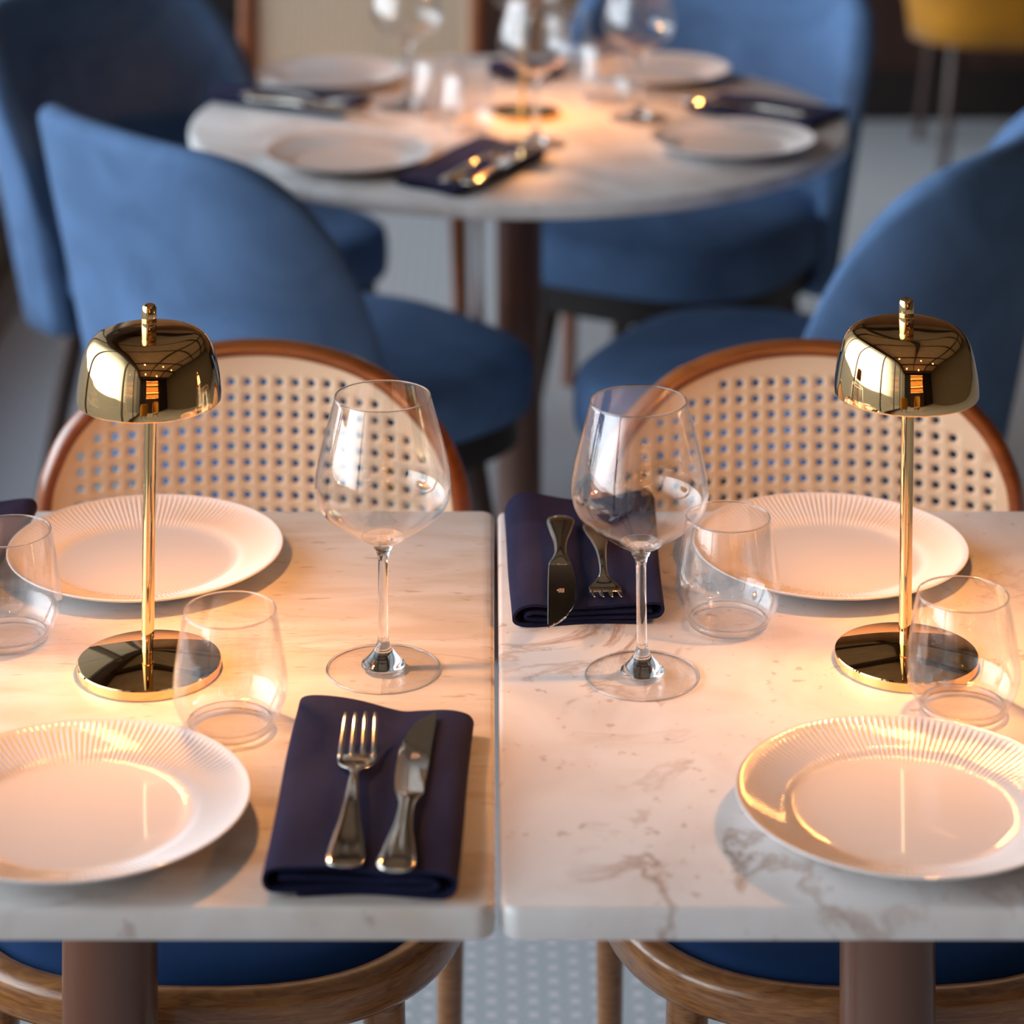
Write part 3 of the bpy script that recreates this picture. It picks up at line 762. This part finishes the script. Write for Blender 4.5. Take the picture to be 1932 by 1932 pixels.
# ------------------------------------------------------------------ far background
def square_cane_chair(loc, rz, label):
    t = thing('cane_dining_chair', label, 'chair', loc, rz, 'square cane chairs behind the round table')
    W = .235
    for s in (-1, 1):
        MB().tube([(s*W, 0, 0), (s*W, -.02, .45), (s*W, .03, .95)], [.016, .02, .016], 12).build('back_post', wood, t)
        MB().tube([(s*.2, -.42, .44), (s*.21, -.43, 0)], [.018, .013], 12).build('leg', wood, t)
    MB().box((0, .03, .94), (2*W, .025, .05)).build('top_rail', wood, t); MB().box((0, -.012, .52), (2*W, .025, .03)).build('lower_rail', wood, t)
    outl = [(-W+.01, .53), (W-.01, .53), (W-.01, .92), (-W+.01, .92)]
    sh = cane_sheet(outl, .014, .0028, lambda a, b: (a, -.012+(b-.5)*.09, b), .02).build('cane_panel', cane, t, sharp=50)
    v, f = slab([(rrect(.46, .44, .06), .43), (rrect(.47, .45, .06), .44), (rrect(.47, .45, .06), .465), (rrect(.42, .40, .06), .48)])
    MB().add([(x, y-.235, z) for x, y, z in v], f).build('seat', mustard, t, sharp=50)
    return t
s1 = square_cane_chair((-.262, 5.35, 0), 0, 'square cane chair with a brown frame behind the round table')
dup(s1, (.30, 5.60, 0), math.radians(8), 'square cane chair half hidden behind the glasses and the blue chair')
mc = tub_chair((1.37, 6.99, 0), math.radians(0), 'mustard yellow chair at the top right corner, before the dark counter', mustard, 'mustard chairs')
# dark counter at the back right
bc = thing('bar_counter', 'dark wooden counter along the back, behind the mustard chair', 'counter', (2.0, 7.72, 0))
MB().box((0, 0, .55), (4.4, .55, 1.10)).build('cabinet_body', black_m, bc)
pn = MB()
for k in range(9): pn.box((-1.95+k*.49, -.285, .58), (.42, .02, .86))
pn.build('front_panelling', wood_dk, bc)
MB().box((0, -.03, 1.12), (4.5, .68, .04)).build('worktop', wood_dk, bc)
# behind the camera: what the gold shades mirror
m1 = dup(mc, (-.35, -.9, 0), PI-.3, 'mustard chair behind the camera near the windows, mirrored in the lamps')
m2 = dup(mc, (.75, -1.3, 0), .4, 'mustard chair behind the camera away from the windows, mirrored in the lamps')
sh = thing('backlit_shelf', 'tall shelf of amber bottles with rows of warm bulbs, mirrored in the lamps', 'shelf', (1.3, -4.85, 0))
MB().box((0, 0, .5), (2.6, .4, 1.0)).build('cabinet', wood_dk, sh)
for k in range(4):
    MB().box((0, 0, 1.05+k*.42), (2.5, .3, .03)).build('shelf_board', wood, sh)
bt = MB()
for k in range(3):
    for q in range(20): bt.lathe([(.035, 0), (.035, .18), (.012, .22), (.012, .28)], 12, c=(-1.15+q*.12, 0, 1.066+k*.42))
tag(bt.build('bottles', bottle_glow, sh), kind='stuff')
bb = MB()
for k in range(4):
    for q in range(9): bb.lathe([(0, -.02), (.016, -.012), (.02, 0), (.016, .012), (0, .02)], 10, c=(-1.1+q*.27, .17, 1.0+k*.42))
tag(bb.build('bulbs', bulb_m, sh), kind='stuff')
pend = thing('pendant_lamp', 'hanging warm bulb on a cord, mirrored in the lamps, nearest the windows', 'lamp', (-.3, .6, RZ-.15), 0, 'hanging bulbs')
MB().tube([(0, 0, .0), (0, 0, -.42)], .003, 8).build('cord', black_m, pend)
MB().lathe([(0, -.42), (.012, -.42), (.014, -.45), (.014, -.46), (0, -.46)], 16).build('socket', black_m, pend)
MB().lathe([(0, -.46), (.014, -.465), (.03, -.50), (.03, -.52), (.015, -.545), (0, -.55)], 20).build('bulb', bulb_m, pend)
for x, y, lab in ((1.0, .2, 'hanging warm bulb on a cord, mirrored in the lamps, second from the windows'), (-.2, -1.6, 'hanging warm bulb on a cord behind the camera near the windows'), (1.2, -1.9, 'hanging warm bulb on a cord behind the camera by the shelf'), (2.4, -.4, 'hanging warm bulb on a cord far from the windows')):
    dup(pend, (x, y, RZ-.15), label=lab)
